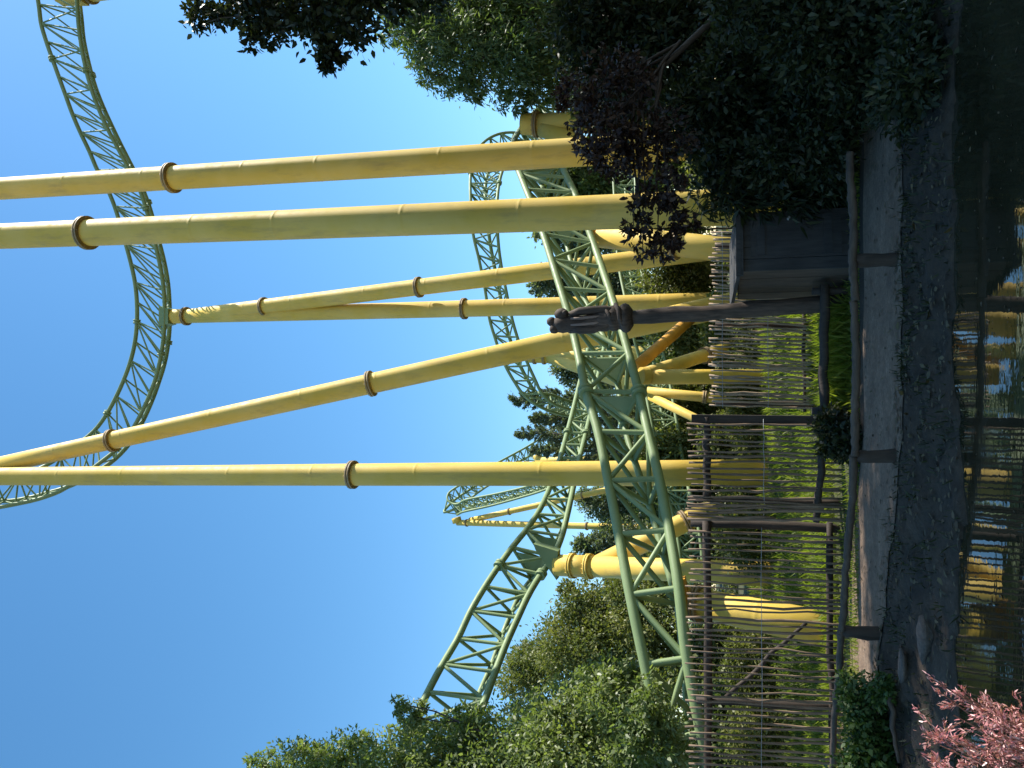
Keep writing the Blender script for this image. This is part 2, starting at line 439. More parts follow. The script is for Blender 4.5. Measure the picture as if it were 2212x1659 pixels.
# T4: big sweeping track on the left
t4A = [(860,1640,15.5),(897,1553,16),(944,1456,17),(984,1389,17.8),(1024,1306,18.6),(1071,1232,19.5),(1111,1176,20.5),(1141,1139,21.2),(1167,1099,22),(1187,1055,23),(1205,1005,24.2),(1221,951,25.6),(1239,882,27.5),(1253,824,29),(1263,790,30),(1272,745,31.5)]
t4B = [(985,1660,15.5),(1027,1566,16),(1063,1470,17),(1090,1399,17.8),(1124,1323,18.6),(1157,1256,19.5),(1184,1222,20.2),(1209,1174,20.9),(1218,1139,21.4),(1228,1103,22),(1238,1055,23),(1247,1010,24.2),(1262,951,25.6),(1276,891,27.5),(1288,830,29),(1296,795,30),(1305,750,31.5)]
track('broad green lattice track sweeping down from the bushy tree on the left', px3(t4A, 18), px3(t4B, 18), 24, 0.088, 0.07, 0.045, cw=0.55, cd=1.05, gusset=(8, 9), joints=(7, 16))
# T5: distant hill in two legs with a tight turn
t5A = [(1230,905,70),(1147,960,68),(1067,1004,66),(992,1049,64),(970,1064,63.5),(967,1080,63),(985,1090,62.6),(1006,1080,62),(1071,1067,61),(1131,1053,60),(1175,1038,59),(1240,1010,58)]
t5B = [(1250,940,70),(1169,990,68),(1108,1018,66.5),(1050,1052,65),(1012,1080,64),(990,1100,63.5),(988,1112,63),(1000,1106,62),(1062,1092,61),(1127,1074,60),(1175,1059,59),(1250,1030,58)]
track('tiny distant green track peaking beyond the vertical yellow column', px3(t5A, 64), px3(t5B, 64), 40, 0.10, 0.12, 0.05, cw=0.5, cd=0.9)
# T6: low far track seen between legs and over the fence
t6A = [(1325,380,30),(1330,470,29),(1335,560,28),(1350,640,27),(1365,710,26),(1385,790,26),(1405,900,25),(1430,1030,24),(1455,1120,23),(1468,1190,22.5),(1475,1300,22),(1478,1420,21),(1480,1560,20),(1485,1740,19)]
t6B = [(1372,380,30),(1376,470,29),(1382,560,28),(1398,640,27),(1418,710,26),(1440,790,26),(1460,900,25),(1482,1030,24),(1505,1120,23),(1516,1190,22.5),(1522,1300,22),(1528,1420,21),(1534,1560,20),(1542,1740,19)]
track('low green lattice track running close above the picket fence tops', px3(t6A, 26), px3(t6B, 26), 44, 0.06, 0.06, 0.032, cw=0.5, cd=0.7)

# ------------------------------------------------------------------ yellow supports
def grounded(p, q):
    p, q = Vector(p), Vector(q); t = 0.8
    while t < 1.6:
        v = p.lerp(q, t)
        if v.z <= hgt(v.x, v.y): break
        t += .002
    return p.lerp(q, t)
def member(root, name, p, q, r, rims=(), material=None, taper=1.0, rimw=1.28, rimt=0.05, rimmat=None):
    p, q = Vector(p), Vector(q); q0 = q.copy(); L0 = (q - p).length; d = (q - p).normalized()
    if name in ('column', 'slanting_leg'): q = grounded(p, q) + d * .3
    L = (q - p).length; rims = [s * L0 / L for s in rims]
    n = max(2, int(L / 2.6)); ts = [(0, 1)]                # a raised weld seam every few metres
    for i in range(1, n):
        t = i / n + .013 * math.sin(i * 3.7 + L); ts += [(t - .075/L, 1), (t - .03/L, 1), (t - .012/L, 1.012), (t + .012/L, 1.012), (t + .03/L, 1), (t + .075/L, 1)]
    ts.append((1, 1)); pts = [p.lerp(q, t) for t, _ in ts]
    o = MB().tube(pts, [r * lerp(1, taper, t) * k for t, k in ts], 28).build(name, material or YEL, root)
    for s in rims:
        c = p.lerp(q, s); rl = r * lerp(1, taper, s)
        b = MB()
        for a, e in ((-rimt*1.15, -rimt*.12), (rimt*.12, rimt*1.15)):
            b.tube([c + d*a, c + d*e], rl*rimw, 28)
        ax = d.orthogonal().normalized(); ay = d.cross(ax)
        for k in range(16):
            t = 2*math.pi*k/16; cc = c + (ax*math.cos(t) + ay*math.sin(t)) * rl * (1 + (rimw-1)*.62)
            b.tube([cc - d*rimt*1.9, cc + d*rimt*1.9], rl*.035, 6)
        b.build('flange_ring', rimmat or RIM, o)
    return o
def frac(p, q, x):                                   # position along a member whose photo x is given
    lo, hi = 0.0, 1.0
    def px(v):
        r_ = v - EYE; z = r_.dot(fwd); return 1106 - F * r_.dot(upv) / z
    for _ in range(40):
        m_ = (lo + hi) / 2
        if px(p.lerp(q, m_)) < x: lo = m_
        else: hi = m_
    return lo
def foot(root, p, r, top=None):
    ch = [c for c in root.children if c.name.split('.')[0] in ('column', 'slanting_leg')]
    best = None
    for c in ch:
        v = c.data.vertices; k = len(v) - 28
        e = sum((v[i].co for i in range(k, k + 28)), Vector()) / 28 + base_of(root)
        if best is None or (e - Vector(p)).length < (best - Vector(p)).length: best = e
    z = hgt(best.x, best.y)
    MB().tube([(best.x, best.y, z - .3), (best.x, best.y, z + .04)], r*1.45, 20).build('base_plate', RIM, root)
GS = 'yellow coaster supports'
def sup(label, base): return thing('coaster_support', base, label, 'coaster support', GS)
# A, B
b_ = P(1700, 300, 16.6); tp = P(-160, 418, 16.6); r_ = sup('tall yellow column nearest the dark trees, rightmost of the big ones', b_)
member(r_, 'column', tp, b_, 0.30, [frac(tp, b_, 372)], taper=1.08); foot(r_, b_, .33)
br0 = P(1405, 425, 16.2)
b_ = P(1765, 440, 15.0); tp = P(-160, 517, 15.0); r_ = sup('thick yellow column rising beside the grey wooden cabinet', b_)
member(r_, 'column', tp, b_, 0.315, [frac(tp, b_, 188)], taper=1.12); foot(r_, b_, .34)
# C + D
b_ = P(1668, 1021, 17.0); tp = P(-200, 1030, 17.0); r_ = sup('vertical yellow column with slanting leg joined near its top, left of the post', b_)
c_ = member(r_, 'column', tp, b_, 0.255, [frac(tp, b_, 762)], taper=1.15)
ht = P(-60, 1018, 17.1); hb = P(1560, 662, 20.0)
member(r_, 'slanting_leg', ht, hb, 0.245, [frac(ht, hb, 242), frac(ht, hb, 801)], taper=1.28); foot(r_, b_, .3)
foot(r_, hb, .32)
# E: the slim pair under the high arc
hd = P(362, 684, 26.3); b1 = P(1545, 652, 25.0); b2 = P(1545, 540, 24.0)
r_ = sup('slim yellow A frame forking below the high arching track', b1)
k0 = P(405, 683, 26.3)
member(r_, 'head', hd, k0, 0.30, [0.94])
member(r_, 'column', k0, b1, 0.29, [frac(k0, b1, 1003)], taper=1.08)
member(r_, 'slanting_leg', k0, b2, 0.285, [frac(k0, b2, 571), frac(k0, b2, 905)], taper=1.08)
MB().prism([P(352, 662, 26.2), P(352, 706, 26.2), P(372, 700, 26.2), P(372, 668, 26.2)], 0.5).build('saddle', GRN, r_)
foot(r_, b1, .33); foot(r_, b2, .33)
# G: left forked support carrying the broad track
hd = P(1203, 1221, 19.9); k0 = P(1285, 1224, 19.6); b1 = P(1655, 1240, 17.6); b2 = P(1520, 1108, 20.5)
r_ = sup('yellow forked support with short thick head under the broad left track', b1)
member(r_, 'head', hd, k0, 0.29, [0.42, 0.86], rimw=1.16, rimmat=YEL)
member(r_, 'column', k0, b1, 0.275, [])
member(r_, 'slanting_leg', k0, b2, 0.26, [frac(k0, b2, 1480)])
MB().prism([P(1155, 1172, 19.9), P(1160, 1185, 19.9), P(1205, 1250, 19.9), P(1208, 1188, 19.9)], 0.35).build('saddle', GRN, r_)
foot(r_, b1, .3); foot(r_, b2, .3)
# H: short support of the near track behind the pickets
hd = P(1478, 1296, 13.2); b1 = P(1800, 1362, 12.3); r_ = sup('short bright yellow leaning support seen through the left pickets', b1)
member(r_, 'column', hd, b1, 0.245, [frac(hd, b1, 1508)], taper=1.15); foot(r_, b1, .3)
pl = MB(); pl.prism([P(1452, 1256, 13.0), P(1480, 1246, 13.0), P(1492, 1300, 13.0), P(1482, 1326, 13.0), P(1464, 1326, 13.0)], 0.25); pl.build('saddle', ORG, r_)
bo = MB()
for (x, y) in ((1463, 1273), (1469, 1312)): bo.tube([P(x, y, 12.82), P(x, y, 12.90)], 0.045, 10)
bo.build('bolt', RIM, r_)
# I: far forked support of the loop
hd = P(1143, 769, 38.0); k0 = P(1184, 770, 38.0); b1 = P(1560, 758, 36.0); b2 = P(1545, 893, 35.0)
r_ = sup('distant yellow forked support below the far loop', b1)
member(r_, 'head', hd, k0, 0.36, [0.30, 0.8], rimw=1.2)
member(r_, 'column', k0, b1, 0.36); member(r_, 'slanting_leg', k0, b2, 0.33); foot(r_, b1, .3); foot(r_, b2, .3)
# J: fork under the near track
hd = P(1384, 812, 16.2); b1 = P(1608, 814, 17.5); b2 = P(1552, 758, 18.5)
r_ = sup('pale yellow forked support right under the near green track', b1)
member(r_, 'head', hd, P(1400, 812, 16.3), 0.19)
member(r_, 'column', P(1398, 814, 16.3), b1, 0.165); o_ = member(r_, 'slanting_leg', P(1396, 808, 16.3), b2, 0.155, [0.8])
foot(r_, b1, .22); foot(r_, b2, .22)
hd = P(1398, 846, 23); b1 = P(1565, 862, 23); r_ = sup('thin yellow post standing just left of the pale fork', b1)
member(r_, 'column', hd, b1, 0.15, [0.75]); member(r_, 'slanting_leg', P(1405, 856, 23), P(1545, 925, 22), 0.13); foot(r_, b1, .2); foot(r_, P(1545, 925, 22), .2)
# K: orange strut between near track and slanted legs
a_ = P(1372, 795, 17.2); b_ = P(1500, 682, 19.4)
r_ = sup('orange slanting strut between the pale fork and the carved post', b_)
member(r_, 'strut', a_, b_, 0.14, material=ORG)
# M: support of near track beside thick column
hd = P(1280, 508, 19.6); b1 = P(1575, 540, 18.5); r_ = sup('yellow support with orange bracket close left of the thick column', b1)
member(r_, 'column', P(1296, 510, 19.5), b1, 0.30, [0.62]); foot(r_, b1, .33)
pl = MB(); pl.prism([P(1268, 488, 19.5), P(1302, 492, 19.5), P(1312, 528, 19.5), P(1282, 528, 19.5)], 0.4); pl.build('saddle', ORG, r_)
# N: hooked support on the right of the loop
hd = P(1128, 268, 22.6); k0 = P(1162, 268, 22.6); b1 = P(1620, 250, 21.5); b2 = P(1300, 330, 22)
r_ = sup('yellow hooked support under the loop end against the willow tree', b1)
member(r_, 'head', hd, k0, 0.33, [0.9], rimw=1.25)
member(r_, 'column', k0, b1, 0.32); member(r_, 'slanting_leg', P(1172, 278, 22.5), b2, 0.26); foot(r_, b1, .35); foot(r_, b2, .3)
# O: distant A frame of the little hill
hd = P(985, 1118, 63); k0 = P(988, 1129, 63); b1 = P(1470, 1142, 58); b2 = P(1440, 1030, 60)
r_ = sup('distant slim yellow A frame under the little peak', b1)
member(r_, 'head', hd, k0, 0.42)
member(r_, 'column', k0, b1, 0.26, [0.05, 0.62]); member(r_, 'slanting_leg', P(1015, 1124, 62.8), b2, 0.24, [0.22, 0.6]); foot(r_, b1, .3); foot(r_, b2, .3)
hd = P(1160, 995, 62); b1 = P(1480, 985, 58); r_ = sup('distant single yellow pole just right of the vertical column', b1)
member(r_, 'column', hd, b1, 0.27, [0.3]); member(r_, 'head', P(1158, 982, 62), P(1166, 1002, 62), 0.3); foot(r_, b1, .3)
# Q: column at the frame edge holding the start of the arc
hd = P(178, -14, 25.5); b1 = P(1300, -160, 24); r_ = sup('yellow column capping the arc at the far right edge', b1)
member(r_, 'column', hd, b1, 0.36, [0.02]); MB().prism([P(120, -16, 25.4), P(185, -30, 25.4), P(185, 8, 25.4), P(128, 8, 25.4)], .4).build('saddle', YEL, r_); foot(r_, b1, .4)

# ------------------------------------------------------------------ fences
rnd = random.Random(5)
def stick(p, q, r, seed, n=7, wob=0.012, sides=7, t0=0.8):
    rn = random.Random(seed); p, q = Vector(p), Vector(q); pts = []; rad = []
    d = (q - p).normalized(); ax = d.orthogonal().normalized(); ay = d.cross(ax)
    for i in range(n + 1):
        t = i / n; k = math.sin(math.pi * t) * .5 + .5
        pts.append(p.lerp(q, t) + ax*rn.gauss(0, wob)*k + ay*rn.gauss(0, wob)*k)
        rad.append(r * lerp(1, t0, t) * rn.uniform(.88, 1.12))
    return pts, rad
def picket(root, xt, yt, yb, d, r, seed, xb=None, material=None):
    top = P(xt, yt, d); X = P(1815, yb, d).x
    base = Vector((X, d, hgt(X, d) - 0.15))
    if xb: base = P(xb, yb, d)
    pts, rad = stick(base, top, r, seed)
    m = MB().tube(pts, rad, 7); return m.build('picket', material or STICK, root)
def post(root, xt, yt, yb, d, r, seed, nm='post'):
    top = P(xt, yt, d); X = P(1815, yb, d).x
    pts, rad = stick(Vector((X, d, hgt(X, d) - .2)), top, r, seed, 6, .008, 10, .92)
    return MB().tube(pts, rad, 12).build(nm, LOG, root)
def rail(root, p, q, r, seed, m=None, nm='rail'):
    pts, rad = stick(p, q, r, seed, 9, .012, 10, .95)
    return MB().tube(pts, rad, 12).build(nm, m or LOG, root)
def wire(root, x, y0, y1, d):
    MB().tube([P(x + rnd.uniform(-1.5, 1.5), lerp(y0, y1, i/10), d) for i in range(11)], 0.004, 5).build('wire', STEEL, root)
GF = 'crooked stick fence panels'
# left long panel
DL = 11.0
f1 = thing('picket_fence', P(1815, 1400, DL), 'crooked dark stick fence panel at the far left of the path', 'fence', GF)
y = 1146.0; i = 0
while y < 1760:
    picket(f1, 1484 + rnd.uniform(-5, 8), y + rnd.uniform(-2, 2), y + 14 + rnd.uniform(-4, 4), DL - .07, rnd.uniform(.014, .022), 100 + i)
    y += rnd.uniform(11, 15); i += 1
rail(f1, P(1527, 1120, DL), P(1531, 1780, DL), 0.06, 1); rail(f1, P(1790, 1128, DL+.03), P(1800, 1780, DL+.03), 0.045, 2)
for j, yy in enumerate((1128, 1512)): post(f1, 1492 + 12*j, yy, yy + 12, DL + .08, .062, 40 + j)
wire(f1, 1645, 1140, 1760, DL - .1)
# brace leaning behind
pts, rad = stick(P(1568, 1506, 11.5), P(1742, 1345, 11.5), .035, 77)
MB().tube(pts, rad, 9).build('brace', LOG, f1)
# middle panel
DM = 10.9
f2 = thing('picket_fence', P(1815, 990, DM), 'short stick fence panel with square dark corner post in front of the vertical column', 'fence', GF)
for j, yy in enumerate((915, 926, 937, 950, 961, 974, 986, 998, 1011, 1023, 1035, 1047, 1059, 1073)):
    picket(f2, 1486 + rnd.uniform(-4, 8), yy, yy + rnd.uniform(-2, 8), DM - .07, rnd.uniform(.014, .022), 300 + j)
for j in range(7):                                   # tangled, broken sticks at the joint
    yy = 1080 + j * 6.5 + rnd.uniform(-2, 2)
    picket(f2, 1484 + rnd.uniform(-4, 6), yy, yy + rnd.uniform(-6, 14), DM - .1 - .012*j, rnd.uniform(.016, .024), 330 + j, xb=rnd.uniform(1560, 1800) if j % 2 else None)
rail(f2, P(1527, 900, DM), P(1528, 1078, DM), 0.055, 3)
o_ = MB(); a_ = P(1494, 897, DM + .02); X = a_.x - .05
o_.box((X, DM + .02, (hgt(X, DM) - .2 + a_.z) / 2), (1, 0, 0), (0, 1, 0), (0, 0, 1), .06, .06, (a_.z - hgt(X, DM) + .2) / 2)
o_.build('corner_post', LOG, f2)
post(f2, 1490, 1076, 1086, DM + .08, .05, 61)
rail(f2, P(1782, 880, DM - .06), P(1763, 1128, DM - .06), 0.05, 4); wire(f2, 1650, 905, 1120, DM - .1)
# right panel
DR = 12.3
f3 = thing('picket_fence', P(1790, 720, DR), 'sunlit stick fence panel behind the carved post and cabinet', 'fence', GF)
y = 500.0; i = 0
while y < 882:
    picket(f3, 1535 + rnd.uniform(-6, 9), y + rnd.uniform(-2, 2), y + rnd.uniform(6, 14), DR - .05, rnd.uniform(.016, .025), 500 + i, material=STICK_SUN)
    y += rnd.uniform(6.5, 10.5); i += 1
rail(f3, P(1738, 500, DR + .03), P(1738, 890, DR + .03), 0.03, 5)
wire(f3, 1560, 500, 880, DR - .08); wire(f3, 1660, 500, 880, DR - .08)
for j, yy in enumerate((530, 700, 870)): post(f3, 1545, yy, yy + 6, DR + .06, .045, 70 + j)
# low log barrier standing in front of that panel
lb = thing('log_barrier', P(1815, 740, 10.5), 'low horizontal log on stakes before the sunlit stick fence', 'barrier')
rail(lb, P(1782, 615, 10.4), P(1780, 905, 10.4), 0.062, 8)
for j, yy in enumerate((628, 890)):
    X = P(1790, yy, 10.4).x; MB().tube([(X, 10.5, -.2), (X + .01, 10.48, .48)], .05, 10).build('post', LOG, lb)
# log railing along the water
lr = thing('log_railing', P(1945, 985, 7.9), 'low weathered log railing between the path and the pond', 'railing')
pr = [P(1836, 330, 7.9), P(1842, 480, 7.9), P(1846, 650, 7.88), P(1849, 830, 7.86), P(1845, 985, 7.95), P(1832, 1180, 8.3), P(1817, 1360, 8.72), P(1803, 1560, 9.3), P(1792, 1720, 9.8)]
for j, (a, b) in enumerate(((0, 2), (2, 4), (4, 6), (6, 8))):
    seg = resample(pr[a:b+1], 34); rn = random.Random(j)
    seg = [q + Vector((0, rn.gauss(0, .004), rn.gauss(0, .004) + .007*math.sin(k_*.31 + j))) for k_, q in enumerate(seg)]
    MB().tube(seg, [0.037 * rn.uniform(.84, 1.16) for _ in seg], 12).build('rail', RAIL, lr)
for j, (yt, d) in enumerate(((565, 7.9), (985, 7.95), (1363, 8.72), (1700, 9.75))):
    t = P({565:1843, 985:1846, 1363:1816, 1700:1793}[yt], yt, d + .05)
    pts, rad = stick((t.x + .02, t.y, hgt(t.x, t.y) - .3), (t.x, t.y, t.z + .02), .07, 90 + j, 5, .006, 10, .95)
    MB().tube(pts, rad, 14).build('post', LOG, lr)

# ------------------------------------------------------------------ wooden cabinet
fx0, fx1 = P(1850, 602, 10.15).x, P(1850, 462, 10.15).x
zt = P(1598, 540, 10.15).z; zb = hgt(1.9, 10.2) - .03; dp = 1.15
cb = thing('wooden_cabinet', ((fx0+fx1)/2, 10.15+dp/2, 0), 'low grey wooden cabinet with overhanging lid left of the thick column', 'cabinet')
yaw = R(13); cxa = Vector((math.cos(yaw), math.sin(yaw), 0)); cya = Vector((-math.sin(yaw), math.cos(yaw), 0)); cz = Vector((0, 0, 1))
cc = Vector(((fx0+fx1)/2, 10.15 + dp/2, 0)); hw = (fx1-fx0)/2; hh = (zt-zb)/2; zc = (zt+zb)/2
fr = MB(); npk = 5                                  # front: upright boards round a sunk door
for k in range(npk):
    x0 = -hw + 2*hw*k/npk; x1 = -hw + 2*hw*(k+1)/npk - .008
    fr.box(cc + cxa*(x0+x1)/2 - cya*(dp/2 - (.012 if k % 2 else .018)) + cz*zc, cxa, cya, cz, (x1-x0)/2, .014, hh)
fr.build('front_boards', PLANK, cb)
sd = MB()
for k in range(4):
    z0 = -dp/2 + .03 + (dp-.06)*k/4; z1 = z0 + (dp-.06)/4 - .01
    for s in (-1, 1): sd.box(cc + cxa*s*(hw-.012) + cya*(z0+z1)/2 + cz*zc, cxa, cya, cz, .012 + .003*(k % 2), (z1-z0)/2, hh)
sd.build('side_boards', PLANK_SIDE, cb)
MB().box(cc + cya*(dp/2-.014) + cz*zc, cxa, cya, cz, hw-.03, .012, hh).build('back_board', PLANK, cb)
dr = MB(); dr.box(cc - cya*(dp/2+.008) + cz*(zc+.02) + cxa*.05, cxa, cya, cz, hw*.66, .010, hh*.78)
for zz in (-.55, .6): dr.box(cc - cya*(dp/2+.028) + cz*(zc+.02+hh*zz) + cxa*.05, cxa, cya, cz, hw*.66, .010, .05)
do = dr.build('door', PLANK, cb)
MB().tube([cc - cya*(dp/2+.02) + cz*(zc+.1) + cxa*(.05+hw*.55), cc - cya*(dp/2+.07) + cz*(zc+.1) + cxa*(.05+hw*.55)], .02, 10).build('handle', STEEL, do)
ld = MB(); ty = (cya + cz*.05).normalized(); tz = cxa.cross(ty)
ld.box(cc + cz*(zt+.05), cxa, ty, tz, hw+.09, dp/2+.10, .022); ld.box(cc + cz*(zt+.005) - cya*(dp/2+.07), cxa, ty, tz, hw+.09, .018, .045)
ld.build('lid', PLANK, cb)

# ------------------------------------------------------------------ carved post
DT = 10.7
bt = P(1838, 652, DT); bt.z = -.2; md = P(1352, 687, DT); tpz = P(1192, 698, DT)
cpst = thing('carved_post', (bt.x, DT, 0), 'tall dark wooden post topped by a carved figure', 'carved post')
pts, rad = stick(bt, md, .118, 9, 9, .014, 12, .86)
MB().tube(pts, rad, 16).build('post', CARVED, cpst)
ax = (tpz - md).normalized(); H_ = (tpz - md).length; s_ = Vector((0, 1, 0)).cross(ax).normalized(); f_ = Vector((0, -1, 0))
MB().tube([md - ax*.10, md - ax*.05, md + ax*.0, md + ax*.05, md + ax*.09], [.12, .19, .215, .20, .15], 16).build('collar', CARVED, cpst)
def at(h, sx, fy): return md + ax*H_*h + s_*sx + f_*fy
fg = MB()
prof = [(.02, .0, .15), (.06, .01, .175), (.10, .012, .165), (.13, .01, .19), (.20, .005, .182), (.24, 0, .16), (.30, -.015, .165), (.36, -.03, .145), (.40, -.035, .128), (.46, -.04, .14), (.54, -.045, .128), (.58, -.04, .118), (.66, -.04, .13), (.74, -.035, .138), (.78, -.03, .122), (.84, -.025, .135), (.90, -.02, .125), (.95, -.01, .10), (.99, 0, .05)]
fg.tube([at(h, sx, 0) for h, sx, _ in prof], [r_ for _, _, r_ in prof], 16)
fgo = fg.build('figure', CARVED, cpst)
hd_ = MB(); hd_.ball(at(.85, .115, .03), .095, 3, 1, 1, 1.1, .10, 16); hd_.ball(at(.80, .13, .10), .04, 4, rough=.1); hd_.build('head', CARVED, fgo)
kn = MB(); kn.ball(at(.965, -.085, .03), .078, 5, 1, 1, .9, .14); kn.ball(at(1.0, .02, .02), .072, 6, 1, 1, 1.0, .14); kn.build('crest', CARVED, fgo)
wg = MB()                                            # folded wings / arms hugging the trunk
for sgn in (-1, 1):
    wg.tube([at(.74, sgn*.10, .06), at(.60, sgn*.135, .08), at(.42, sgn*.14, .08), at(.25, sgn*.115 + .03, .09), at(.12, sgn*.06 + .04, .11)], [.045, .062, .06, .05, .03], 10)
wg.build('wing', CARVED, fgo)
gl = MB()
for sx in (-.055, .035):
    gl.tube([at(.72, sx, .125), at(.58, sx - .005, .125), at(.42, sx, .125), at(.33, sx + .01, .135)], [.014, .022, .02, .01], 8)
gl.build('worn_strip', PALEW, fgo)
gr = MB(); gr.tube([at(.02, -.12, .13), at(.06, -.02, .19), at(.07, .10, .19), at(.12, .20, .08)], [.03, .035, .035, .03], 10)
gr.tube([at(.16, -.08, .15), at(.20, .06, .17), at(.28, .17, .08)], [.025, .03, .022], 10); gr.build('claw', CARVED, fgo)

# ------------------------------------------------------------------ vegetation
def limb(mb, p, q, r0, r1, seed, n=6, wob=0.05):
    rn = random.Random(seed); p, q = Vector(p), Vector(q); L = (q-p).length
    pts = []; rad = []
    for i in range(n + 1):
        t = i / n; k = math.sin(math.pi*t)
        pts.append(p.lerp(q, t) + Vector((rn.gauss(0, wob), rn.gauss(0, wob), rn.gauss(0, wob)*.5)) * L * k * .5)
        rad.append(lerp(r0, r1, t))
    mb.tube(pts, rad, 9); return pts
def tree(name, label, cat, blobs, n, size, leaf, seed, r0=0.18, base=None, group=None, limbs=6, fork=None, bark=None, **kw):
    rn = random.Random(seed)
    c = sum((Vector(b[0]) for b in blobs), Vector()) / len(blobs)
    if base is None: base = Vector((c.x, c.y, hgt(c.x, c.y)))
    else: base = Vector(base)
    root = thing(name, base, label, cat, group)
    quads('crown', crown_faces(blobs, n, size, seed, **kw), leaf, root)
    m = MB(); fork = Vector(fork) if fork is not None else base.lerp(c, 0.55)
    limb(m, base - Vector((0, 0, .2)), fork, r0, r0*.65, seed, 6, .03)
    for k, b in enumerate(blobs[:14]):
        tip = Vector(b[0]) + Vector((rn.uniform(-.4, .4)*b[1][0], rn.uniform(-.4, .4)*b[1][1], .35*b[1][2]))
        limb(m, base.lerp(fork, rn.uniform(.75, 1)), tip, r0*.45, r0*.08, seed*7 + k, 6, .06)
    m.build('trunk' if r0 > .05 else 'stem', bark or BARK, root)
    return root
# left front bush (stands behind the fence)
V1 = [blob(1260,1590,150,85,12.6,1.6), blob(1120,1620,120,75,12.8,1.5), blob(1350,1570,100,100,13.2,1.3), blob(1420,1640,90,90,13.6,1.3), blob(980,1615,80,60,13,1.2), blob(870,1640,85,60,13,1.1), blob(740,1655,80,45,13,1.0), blob(620,1690,80,70,13,1.0), blob(1010,1565,45,30,12.9,.6), blob(890,1545,38,22,12.9,.4), blob(860,1520,25,12,12.9,.2), blob(1300,1490,70,45,12.4,.8), blob(1370,1455,40,32,12.9,.6), blob(1400,1505,32,50,11.6,.35), blob(1440,1570,40,55,11.5,.32), blob(1462,1650,42,60,11.45,.3), blob(1375,1590,70,75,11.6,.4), blob(770,1600,30,14,13,.25), blob(660,1622,34,14,13,.25), blob(560,1652,34,16,13,.25), blob(1200,1530,50,40,12.6,.8), blob(1000,1750,250,80,12.8,1.6)]
tree('bushy_tree', 'light green bushy tree at the left edge covering the broad track', 'tree', V1, 80000, 0.086, LF_BUSH, 11, .10, base=(-6.6, 12.6, hgt(-6.6, 12.6)), aspect=.45, clump=.20, per=22)
# tree behind the broad track
V2 = [blob(1310,1370,80,80,42,3), blob(1260,1300,55,38,42,1.8), blob(1225,1268,30,12,42,.6), blob(1230,1400,75,75,42,3), blob(1140,1460,60,55,43,2.4), blob(1160,1420,40,40,43,1.8), blob(1390,1310,70,90,41,3), blob(1420,1430,70,90,41,3), blob(1320,1500,90,90,42,3), blob(1340,1270,35,40,41,1.8), blob(1440,1230,50,60,41,2.2)]
tree('leafy_tree', 'olive green leafy tree behind the broad sweeping track', 'tree', V2, 84000, 0.185, LF_OLIVE, 12, .22, clump=.22, per=24)
# treeline
GT = 'background trees beyond the coaster'
bgt = [  # y, top x, half width, depth, material, label
 (1190, 1238, 62, 58, LF_FAR, 'grey green round tree behind the yellow forked support'),
 (1085, 1245, 58, 64, LF_FAR, 'dark round tree behind the vertical yellow column'),
 (1005, 1262, 50, 56, LF_OLIVE, 'olive tree low between the vertical column and the conifers'),
 (800, 1192, 52, 61, LF_FAR, 'rounded tree behind the distant yellow fork'),
 (715, 1215, 45, 64, LF_FAR, 'tree mostly hidden behind the carved figure'),
 (610, 1146, 58, 58, LF_FAR, 'grey green tree between the slim A frame legs'),
 (490, 1152, 62, 50, LF_FAR, 'dark green tree left of the thick column'),
 (335, 1290, 70, 50, LF_TREE, 'green tree low behind the rightmost big column'),
 (395, 1168, 55, 47, LF_TREE, 'green tree between the two big right columns')]
for k, (yy, xt, hw_, d, lm, lb_) in enumerate(bgt):
    rn = random.Random(200 + k)
    bl = [blob(xt + hw_*.75, yy, hw_*.7, hw_*.62, d), blob(xt + hw_*1.6, yy - hw_*.45, hw_*.8, hw_*.6, d), blob(xt + hw_*1.7, yy + hw_*.5, hw_*.85, hw_*.6, d+1), blob(xt + hw_*2.7, yy, hw_*1.0, hw_*.95, d), blob(xt + hw_*.35, yy + hw_*.25*rn.choice((-1, 1)), hw_*.36, hw_*.3, d), blob(xt + hw_*3.6, yy + 10, hw_*1.0, hw_*1.0, d)]
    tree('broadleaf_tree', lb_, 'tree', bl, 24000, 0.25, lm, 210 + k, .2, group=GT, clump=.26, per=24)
def conifer(label, x, y, d, hpx, wpx, seed):
    rng = np.random.default_rng(seed); top = P(x, y, d); base = Vector((top.x, d, hgt(top.x, d)))
    Ht = top.z - base.z; Wm = wpx * mpp(x, d)
    root = thing('conifer_tree', base, label, 'conifer', 'ragged conifers beyond the loop')
    m = MB(); m.tube([base - Vector((0,0,.3)), base.lerp(top, .5), top], [.22, .12, .015], 9)
    Vs = []
    nb = 130
    for k in range(nb):
        t = (k + rng.random()) / nb; z = base.z + Ht * (0.12 + 0.88*t)
        ln = Wm * (1 - t) ** 0.8 * (0.55 + 0.6*rng.random()) + .12
        a = rng.random() * 6.283; dr_ = Vector((math.cos(a), math.sin(a), 0.30 + .5*t))
        p0 = Vector((base.x, base.y, z)); p1 = p0 + dr_ * ln
        m.tube([p0, p0.lerp(p1, .5) + Vector((0,0,-.04*ln)), p1], [.035*(1-t)+.01, .02*(1-t)+.008, .005], 5, caps=False)
        nl = int(90 + 170 * ln / max(Wm, .1)); s = rng.random((nl, 1)) ** .7
        c = np.array(p0) + (np.array(p1) - np.array(p0)) * s + rng.normal(size=(nl, 3)) * .16 * (1.1 - s) * [1, 1, .6]
        D = np.array(dr_) + rng.normal(size=(nl, 3)) * .5 + [0, 0, .25]
        L = .13 + .12 * rng.random(nl)
        Vs.append(leaves(c, D, unit(rng.normal(size=(nl, 3)) + [0, 0, .6]), L, L * .30))
    quads('crown', np.concatenate(Vs), LF_CON, root); m.build('trunk', BARK, root)
conifer('ragged tall conifer with pointed tip left of the far loop', 1104, 864, 48, 0, 78, 31)
